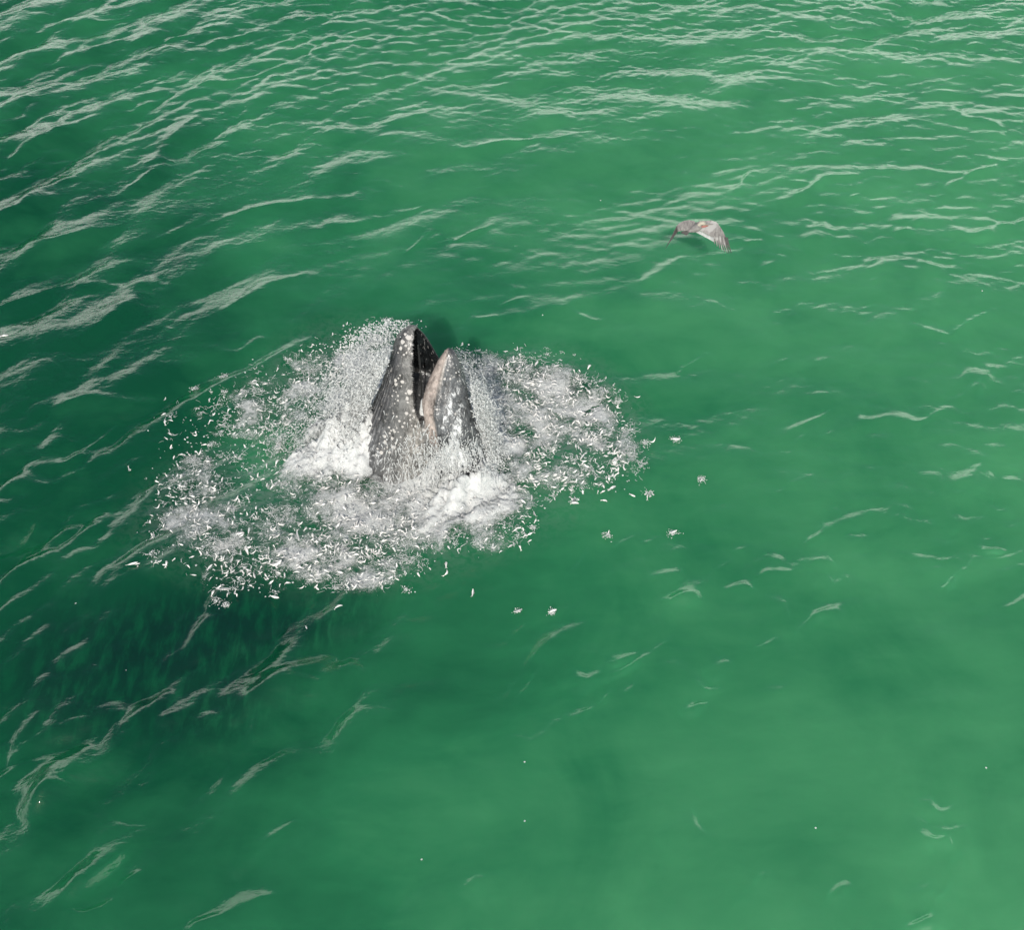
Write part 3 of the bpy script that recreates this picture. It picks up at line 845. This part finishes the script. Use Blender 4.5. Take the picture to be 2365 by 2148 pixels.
def add_fish(px, py, ang, sc, label, individual=True, z=None):
    global nf
    p = on_water(px, py)
    if inside_whale(p): return
    z0 = sea_z(p.x, p.y)
    h = random.uniform(0.05, 0.30) if z is None else z
    p = on_water(px, py, z0 + h + (0.30 if density_at(px, py)[1] > .3 else 0))
    # screen direction -> direction on the water
    a = math.radians(ang)
    d = on_water(px + 8 * math.cos(a), py - 8 * math.sin(a)) - on_water(px, py)
    yaw = math.atan2(d.y, d.x)
    pitch = random.uniform(-.3, .3); roll = random.choice((-1, 1)) * random.uniform(.9, 2.6)
    M = Matrix.Translation(p) @ Matrix.Rotation(yaw, 4, 'Z') @ Matrix.Rotation(pitch, 4, 'Y') @ Matrix.Rotation(roll, 4, 'X') @ Matrix.Scale(sc, 4)
    if individual:
        o = bpy.data.objects.new("fish", random.choice(fmesh)); COL.objects.link(o)
        o.matrix_world = M
        tag(o, label or zone_label(px, py, ang), "fish", GROUP)
        nf += 1
    else:
        extra.append(M)
for x, y, a, s, lb in FISHP:
    if s == 0: continue
    add_fish(x * 2365 / 2016, y * 2365 / 2016, a, s * 1.0, lb)
cl = [(random.uniform(300, 1480), random.uniform(740, 1390)) for _ in range(14000)]
# fish come in knots: a slow noise decides
cand = []
for px, py in cl:
    d, w = density_at(px, py)
    k = mnoise.noise(Vector((px / 55, py / 40, 1.7)))
    pr = d * (0.25 + 1.6 * max(0, k + .1)) * (1 - 0.75 * w)
    if 1090 < px < 1460 and 830 < py < 1120: pr *= 1.8
    if random.random() < pr * 0.6: cand.append((px, py))
print("fish candidates", len(cand))
for n_, (px, py) in enumerate(cand):
    add_fish(px, py, random.gauss(25, 55) if random.random() < .7 else random.uniform(0, 180), random.uniform(.7, 1.1) if nf < 300 else random.uniform(.55, 1.0), None, individual=(nf < 300))
vs0 = [np.array(g[0]) for g in fgeo]
av, af, k = [], [], 0
for i, M in enumerate(extra):
    g = fgeo[i % 5]; m = np.array(M)
    v = vs0[i % 5] @ m[:3, :3].T + m[:3, 3]
    av.append(v)
    af += [tuple(q + k for q in f) for f in g[1]]
    k += len(v)
if av:
    me = bpy.data.meshes.new("fish_school"); me.from_pydata(np.concatenate(av).tolist(), [], af); me.shade_smooth()
    t = simple_mat("fish_silver", (.86, .84, .81), 0.35, 0.25, 3)
    me.materials.append(t)
    o = bpy.data.objects.new("fish_school", me); COL.objects.link(o)
    tag(o, "mass of smaller silver fish boiling in the foam around the whale", "fish school", kind='stuff')

# ------------------------------------------------------------------ splashes: curved water filaments and droplets
def splash_material(name="splash_water", c=(.86, .87, .865)):
    t = NT(name)
    geo = t.n('NewGeometry')
    n = t.noise(geo.outputs['Position'], 9, 3, 0.6)
    colr = t.mix(t.rng(n, .3, .7), tuple(x * .85 for x in c), c)
    d = t.n('BsdfDiffuse'); t.l(colr, d.inputs['Color'])
    tl = t.n('BsdfTranslucent'); t.l(colr, tl.inputs['Color'])
    tr = t.n('BsdfTransparent')
    m1 = t.n('MixShader'); m1.inputs[0].default_value = 0.35
    t.l(d.outputs[0], m1.inputs[1]); t.l(tl.outputs[0], m1.inputs[2])
    m2 = t.n('MixShader'); m2.inputs[0].default_value = 0.80
    t.l(tr.outputs[0], m2.inputs[1]); t.l(m1.outputs[0], m2.inputs[2])
    t.l(m2.outputs[0], t.out.inputs[0])
    return t.m
MS = splash_material()
filV, filF = [], []
fk = 0
def filament(p, v, tmax, r, seg=4):
    """ballistic strand from p with velocity v, tapering, three-sided"""
    global fk
    pts = []
    for i in range(seg + 1):
        tt = tmax * i / seg
        pts.append((p[0] + v[0] * tt, p[1] + v[1] * tt, p[2] + v[2] * tt - 4.9 * tt * tt))
    hx, hy = -v[1], v[0]
    l = math.hypot(hx, hy) or 1; hx /= l; hy /= l
    for i, q in enumerate(pts):
        rr = r * (1.0 - 0.85 * i / seg) * (0.75 + 0.5 * random.random())
        filV.extend(((q[0] + hx * rr, q[1] + hy * rr, q[2]), (q[0] - hx * rr, q[1] - hy * rr, q[2]), (q[0], q[1], q[2] + rr * 1.5)))
    for i in range(seg):
        a = fk + i * 3
        for j in range(3):
            b = (j + 1) % 3
            filF.append((a + j, a + b, a + 3 + b, a + 3 + j))
    fk += (seg + 1) * 3
drops = []
def burst(px, py, size, n):
    p = on_water(px, py)
    if inside_whale(p): return
    z0 = sea_z(p.x, p.y)
    main = random.uniform(0, 2 * math.pi)
    for _ in range(n):
        az = random.gauss(main, 1.1)
        sp_ = size * random.uniform(.4, 1.3)
        el = random.uniform(.05, .75)
        v = (sp_ * 2.6 * math.cos(el) * math.cos(az), sp_ * 2.6 * math.cos(el) * math.sin(az), sp_ * 3.0 * math.sin(el))
        tm = random.uniform(.03, .13)
        q = (p.x + random.gauss(0, .05 * size), p.y + random.gauss(0, .05 * size), z0 + 0.02)
        filament(q, v, tm, random.uniform(.005, .012), 3)
        if random.random() < .8:
            t2 = tm * random.uniform(1.0, 1.8)
            drops.append((q[0] + v[0] * t2, q[1] + v[1] * t2, max(z0 + .01, q[2] + v[2] * t2 - 4.9 * t2 * t2), random.uniform(.006, .014)))
nb = 0
for _ in range(7000):
    px, py = random.uniform(290, 1500), random.uniform(730, 1410)
    d, w = density_at(px, py)
    k = mnoise.noise(Vector((px / 38, py / 28, 8.2)))
    pr = d * (0.15 + 2.2 * max(0, k - .02))
    if random.random() < pr * .40:
        burst(px, py, random.uniform(.4, 1.15), random.randint(5, 14)); nb += 1
def curl(px, py, rs=1.0):
    global fk
    p = on_water(px, py)
    if inside_whale(p): return
    z0 = sea_z(p.x, p.y) + .03
    a = random.uniform(0, 6.28); ka = random.gauss(0, .5); x, y, z = p.x, p.y, z0
    seg = random.randint(2, 6); r = random.choice((.004, .006, .008, .012)) * rs; st = random.uniform(.022, .052) * rs
    for i in range(seg + 1):
        rr = r * math.sin(math.pi * (i + .4) / (seg + .8))
        nx, ny = -math.sin(a) * rr, math.cos(a) * rr
        filV.extend(((x + nx, y + ny, z), (x - nx, y - ny, z), (x, y, z + rr)))
        a += ka + random.gauss(0, .35); x += math.cos(a) * st; y += math.sin(a) * st; z = z0 + random.uniform(-.01, .03)
    for i in range(seg):
        b0 = fk + i * 3
        for j in range(3):
            b = (j + 1) % 3
            filF.append((b0 + j, b0 + b, b0 + 3 + b, b0 + 3 + j))
    fk += (seg + 1) * 3
for _ in range(80000):
    px, py = random.uniform(290, 1500), random.uniform(730, 1410)
    d, w = density_at(px, py)
    k = mnoise.noise(Vector((px / 38, py / 28, 8.2)))
    if random.random() < d * (0.08 + 2.4 * max(0, k - .02)): curl(px, py)
for x, y, s in [(1330, 864, 1.2), (1380, 945, 1.1), (1275, 975, 1.3), (1195, 1054, 1.4), (1325, 1048, 1.2), (1020, 1203, .9), (1088, 1203, 1.1), (1270, 870, 1.4), (440, 742, 1.3), (500, 752, 1.0), (382, 762, 1.2), (566, 708, 1.1),
                (440, 775, 1.3), (470, 800, 1.2), (480, 770, 1.0), (415, 868, 1.1), (300, 1100, 1.6), (800, 1160, 1.5), (540, 1172, 1.2), (760, 628, 1.2), (1130, 990, 1.0), (1050, 1045, 1.0), (450, 1200, 1.2), (1215, 790, 1.0), (430, 1190, .8)]:
    for _ in range(4):
        burst((x + random.gauss(0, 3)) * 1.173, (y + random.gauss(0, 2)) * 1.173, s * .42, 3)
    tx, ty = random.gauss(0, 9), random.gauss(0, 4)
    for q_ in range(15): curl((x + tx * q_ / 34 + random.gauss(0, 3.4 * s)) * 1.173, (y + ty * q_ / 34 + random.gauss(0, 2.0 * s)) * 1.173, .6)
    pc = on_water(x * 1.173, y * 1.173); pz = sea_z(pc.x, pc.y)
    for q_ in range(26): drops.append((pc.x + tx * .006 * q_ / 30 + random.gauss(0, .05 * s), pc.y - ty * .01 * q_ / 30 + random.gauss(0, .035 * s), pz + abs(random.gauss(.02, .05)), random.choice((.008, .012, .017))))
print("bursts", nb, "filaments", len(filF))
# spray thrown off the flanks of the whale
def spray(px0, py0, px1, py1, Y, n, spread, zr, dirx, sz=1.0):
    for _ in range(n):
        s = random.random()
        px = px0 + (px1 - px0) * s; py = py0 + (py1 - py0) * s
        q = at_y(px, py, Y + random.gauss(0, .35))
        off = abs(random.gauss(0, spread))
        q = q + Vector((dirx * off, random.gauss(0, .25), -off * random.uniform(.1, 1.2) * zr))
        if q.z < 0.03: q.z = random.uniform(.03, .25)
        if random.random() < .35:
            v = (dirx * random.uniform(.2, 1.6), random.gauss(0, .6), random.uniform(-2.6, .8))
            filament(q, v, random.uniform(.04, .12), random.uniform(.006, .018) * sz, 3)
        else:
            drops.append((q.x, q.y, q.z, random.choice((.006, .009, .013, .019)) * sz))
spray(905, 800, 800, 1060, YB + .25, 5200, .95, 1.0, -1)
spray(900, 820, 790, 1070, YB + .1, 4500, .3, .8, -1, 1.2)
spray(905, 800, 850, 960, YB + .7, 4500, 1.5, 1.1, -1, .8)
spray(1085, 890, 1125, 1060, YB - .3, 7000, .28, .9, 1, 1.1)
spray(1045, 815, 1100, 960, YB + .5, 1500, .5, .9, 1, .8)
for _ in range(1300):      # veil of drops above and behind the tip
    a = random.uniform(0, 1)
    px = 800 + 130 * a + random.gauss(0, 22); py = 800 - 62 * math.sin(a * 1.7) + abs(random.gauss(0, 26))
    q = at_y(px, py, YB + 1.6 + random.gauss(0, .5))
    drops.append((q.x, q.y, max(q.z, .05), random.choice((.006, .009, .014, .022))))
for _ in range(10000):     # fine spatter all over the foam
    px, py = random.uniform(300, 1480), random.uniform(730, 1400)
    d, w = density_at(px, py)
    if random.random() < max(d * .8, w):
        q = on_water(px, py, random.expovariate(6))
        if not inside_whale(q):
            drops.append((q.x, q.y, q.z + sea_z(q.x, q.y) if q.z < .1 else q.z, random.choice((.007, .010, .014, .02))))
# white water tumbling at the foot of the jaws, in front
for _ in range(1200):
    px = random.gauss(1055, 62); py = random.gauss(1085, 34)
    q = at_y(px, py, YB - 1.55 - random.uniform(0, .5)) if py < 1090 else on_water(px, py, random.uniform(.2, .5))
    if q.z < .1: q.z = random.uniform(.1, .5)
    drops.append((q.x, q.y, q.z, random.choice((.010, .013, .018))))
for _ in range(900):
    px = 1010 + random.gauss(0, 60); py = 1065 + random.gauss(0, 40)
    q = at_y(px, py, YB - 1.5 - random.uniform(0, .4))
    if q.z < .15: q.z = .3
    filament(q, (random.gauss(0, .7), random.uniform(-1.4, 0), random.uniform(-2.5, 1)), random.uniform(.05, .13), random.uniform(.008, .02), 3)
print("drops", len(drops), "filament quads", len(filF))
D = np.array(drops)
octv = np.array([(1, 0, 0), (-1, 0, 0), (0, 1, 0), (0, -1, 0), (0, 0, 1), (0, 0, -1)], float)
octf = np.array([(0, 2, 4), (2, 1, 4), (1, 3, 4), (3, 0, 4), (2, 0, 5), (1, 2, 5), (3, 1, 5), (0, 3, 5)])
st_ = 1 + rng.random((len(D), 1, 3)) * 1.2
DV = (D[:, None, :3] + octv[None] * D[:, None, 3:4] * st_).reshape(-1, 3)
DF = (octf[None] + np.arange(len(D))[:, None, None] * 6).reshape(-1, 3)
dm = np_mesh("spray_droplets", DV, DF); dm.materials.append(MS)
o = bpy.data.objects.new("spray_droplets", dm); COL.objects.link(o)
tag(o, "spray of white droplets thrown up around the whale's head", "spray", kind='stuff')
sm = np_mesh("splash", np.array(filV), np.array(filF)); sm.materials.append(MS)
o = bpy.data.objects.new("splash", sm); COL.objects.link(o)
tag(o, "white splashes and strands of water kicked up by the leaping fish", "splash", kind='stuff')

# ------------------------------------------------------------------ specks of foam floating alone
SPECK = [(248, 1320), (1033, 1503), (1068, 633), (1183, 384), (830, 1690), (1033, 1615), (1605, 1634), (1940, 1516), (1932, 578), (560, 1728), (150, 1190), (645, 1470), (785, 1725)]
FLECKW = ["on the dark water below the lower left foam", "in the middle of the open water below the foam", "just above the right end of the foam", "on the open water between the whale and the top edge",
 "on the open water near the bottom, left of centre", "below the middle fleck on the open water", "in the lower right open water", "close to the right edge, low down", "close to the right edge at the pelican's side",
 "near the bottom left of centre", "left of the lower left foam", "below the pale wave streaks at lower left", "near the bottom edge beside another fleck"]
for i, (x, y) in enumerate(SPECK):
    p = on_water(x * 1.173, y * 1.173)
    vs, fs = [], []
    bmx = bmesh.new(); bmesh.ops.create_icosphere(bmx, subdivisions=2, radius=.022)
    for v in bmx.verts:
        v.co *= 1 + .35 * mnoise.noise(v.co * 40 + Vector((i, 0, 0)))
        v.co.z *= .5
    me = bpy.data.meshes.new("foam_fleck"); bmx.to_mesh(me); bmx.free(); me.materials.append(MS); me.shade_smooth()
    o = bpy.data.objects.new("foam_fleck", me); COL.objects.link(o)
    o.location = (p.x, p.y, sea_z(p.x, p.y) + .015)
    tag(o, "tiny white foam fleck " + FLECKW[i], "foam fleck", "lone flecks of foam on the open water")

# ------------------------------------------------------------------ pelican
def pelican():
    c = Vector((0, 0, CAM_H)) + ray(1607, 524).normalized() * 39.0
    root = bpy.data.objects.new("pelican", None); COL.objects.link(root)
    root.location = c
    tag(root, "grey brown pelican flying low over the green water with both wings bent down", "pelican")
    # screen axes in the world at the bird: R right, U screen-up, Fw away from the camera
    Rv = Vector((1, 0, 0)); Uv = Vector((0, sp, cp)); Fv = Vector((0, cp, -sp))
    k = 39.0 * T / 1182.5            # metres per full-size pixel at the bird
    def S_(px, py, dep=0.0):
        # point seen at that pixel, dep metres towards the camera
        return Rv * ((px - 1607) * k) + Uv * (-(py - 524) * k) - Fv * dep
    MBd = simple_mat("plumage_body", (.21, .20, .19), 0.8, 0.3, 14)
    MWt = simple_mat("plumage_head", (.38, .35, .29), 0.7, 0.15, 20)
    MRed = simple_mat("pouch_skin", (.36, .14, .115), 0.5, 0.2, 20)
    MDk = simple_mat("flight_feather", (.075, .07, .068), 0.7, 0.3, 30)
    MDk2 = simple_mat("primary_quill", (.16, .15, .147), 0.7, 0.3, 30)
    MBill = simple_mat("bill_horn", (.34, .30, .25), 0.5, 0.2, 20)
    def tube(name, pts, rads, mat, n=14, flat=1.0, par=root):
        vs, fs = [], []
        for i, p in enumerate(pts):
            d = (pts[min(i + 1, len(pts) - 1)] - pts[max(i - 1, 0)]).normalized()
            s = d.cross(Vector((0, 0, 1))).normalized(); u = s.cross(d).normalized()
            for j in range(n):
                a = 2 * math.pi * j / n
                vs.append(p + s * math.cos(a) * rads[i] + u * math.sin(a) * rads[i] * flat)
        for i in range(len(pts) - 1):
            for j in range(n):
                a, b = i * n + j, i * n + (j + 1) % n
                fs.append((a, b, b + n, a + n))
        fs.append(tuple(range(n))); fs.append(tuple((len(pts) - 1) * n + j for j in range(n)))
        return mesh_obj(name, vs, fs, mat, par)
    # body: flies away to the upper right, tail towards the lower left
    tail, head = S_(1588, 536, .10), S_(1628, 516, .0)
    bp = [tail.lerp(head, t) for t in (0, .15, .35, .55, .75, .9, 1.0)]
    tube("body", bp, [.03, .075, .125, .14, .12, .085, .05], MBd, 16, .85)
    # folded neck and head, bill resting forward
    tube("head", [S_(1612, 522, .12), S_(1616, 518, .20), S_(1621, 518, .22), S_(1626, 521, .20)], [.05, .065, .07, .04], MWt, 12)
    tube("bill", [S_(1624, 521, .2), S_(1634, 521, .16), S_(1645, 519, .10)], [.035, .022, .008], MBill, 8, .6)
    tube("pouch", [S_(1618, 526, .17), S_(1624, 525, .19), S_(1633, 523, .15)], [.02, .04, .012], MRed, 10)
    def fan(name, pairs, mat, th=.012, rows=1):
        # pairs of (leading, trailing) points across the span; solid plate with camber
        vs, fs = [], []
        m = 6
        for s, (a, b) in enumerate(pairs):
            n_ = Vector((0, 0, 1))
            for j in range(m):
                t = j / (m - 1); q = a.lerp(b, t)
                cam_ = math.sin(t * math.pi * .8) * .03
                for sg in (1, -1):
                    vs.append(q + n_ * (cam_ + sg * th * (1 - .75 * t)))
        w = m * 2
        for s in range(len(pairs) - 1):
            for j in range(m - 1):
                for sg in (0, 1):
                    a = s * w + j * 2 + sg
                    fs.append((a, a + 2, a + 2 + w, a + w))
            for j in (0, m - 1):
                a = s * w + j * 2
                fs.append((a, a + 1, a + 1 + w, a + w))
        for s in (0, len(pairs) - 1):
            fs.append(tuple([s * w + j * 2 for j in range(m)] + [s * w + j * 2 + 1 for j in reversed(range(m))]))
        return mesh_obj(name, vs, fs, mat, root)
    def wing_mat(nm, c1, c2, c3):
        t = NT(nm)
        tc_ = t.n('TexCoord')
        n = t.noise(t.mapping(tc_.outputs['Object'], (3, 1, 1), (0, 0, .6)), 9, 4, .6)
        n2 = t.noise(tc_.outputs['Object'], 3.2, 3, .5)
        c = t.mix(t.rng(n, .35, .65), c1, c2); c = t.mix(t.rng(n2, .45, .62), c, c3)
        b = t.n('BsdfPrincipled'); t.l(c, b.inputs['Base Color']); b.inputs['Roughness'].default_value = .75
        t.l(b.outputs[0], t.out.inputs[0]); return t.m
    WM = wing_mat("wing_covert", (.12, .112, .108), (.21, .198, .19), (.30, .292, .285))
    WS_ = wing_mat("wing_secondary", (.32, .33, .325), (.40, .41, .40), (.29, .285, .28))
    # right wing (far right in the photo): inner arm, secondaries, primaries
    fan("wing", [(S_(1608, 514, .02), S_(1607, 531, .05)), (S_(1625, 512, .05), S_(1614, 533, .08)), (S_(1640, 511, .07), S_(1628, 541, .08)),
                 (S_(1652, 514, .05), S_(1642, 548, .05)), (S_(1661, 523, 0), S_(1652, 552, 0)), (S_(1670, 535, -.08), S_(1661, 557, -.08)), (S_(1676, 546, -.14), S_(1670, 562, -.14))], WM, .016)
    fan("secondary_feathers", [(S_(1607, 530, .03), S_(1604, 536, .03)), (S_(1620, 536, .06), S_(1621, 545, .06)), (S_(1634, 544, .06), S_(1636, 553, .05)), (S_(1648, 548, .03), S_(1647, 559, .03))], WS_, .007)
    tips = [(1650, 562), (1656, 567), (1662, 571), (1668, 575), (1674, 578), (1680, 580), (1685, 581), (1690, 580)]
    for i, (tx, ty) in enumerate(tips):
        f = i / 7
        a0 = S_(1645 + 31 * f, 546 + 4 * f, .02 - .14 * f); a1 = S_(1651 + 28 * f, 543 + 3 * f, .02 - .14 * f)
        e = S_(tx, ty, -.06 - .2 * f)
        w = (a1 - a0) * .5
        fan("primary_feather", [(a0 - w * .3, a1 + w * .3), (a0.lerp(e, .6), a1.lerp(e, .6) + w * .2), (e - w * .12, e + w * .25)], [MDk2, WM][i % 2] if i < 6 else MDk, .005)
    # left wing: inner arm level, outer hand hanging almost edge-on
    fan("wing", [(S_(1606, 513, .02), S_(1604, 532, .06)), (S_(1592, 510, .08), S_(1590, 534, .10)), (S_(1580, 512, .12), S_(1576, 535, .12)), (S_(1570, 517, .12), S_(1567, 536, .10)), (S_(1563, 523, .06), S_(1566, 536, .04))], WM, .016)
    for i in range(6):
        f = i / 5
        a0 = S_(1564 + 3 * f, 521 + 8 * f, .08); a1 = S_(1569 + 2 * f, 521 + 9 * f, .04)
        e = S_(1541 + 7 * f, 571 - 12 * f, -.02 * i - .25)
        w = (a1 - a0) * .4
        fan("primary_feather", [(a0, a1), (a0.lerp(e, .55) - w * .1, a1.lerp(e, .55) + w * .3), (e - w * .15, e + w * .15)], MDk, .005)
    # tail
    for i in range(5):
        f = (i - 2) / 2
        b0 = S_(1592 + 2 * f, 533 + 2 * f, .08); e = S_(1578 + 5 * f, 541 + 3 * f, .04)
        w = Vector((.02, .0, -.012))
        fan("tail_feather", [(b0 - w, b0 + w), (e - w * 1.2, e + w * 1.2)], MDk, .005)
pelican()
for ob in list(COL.objects):
    pass
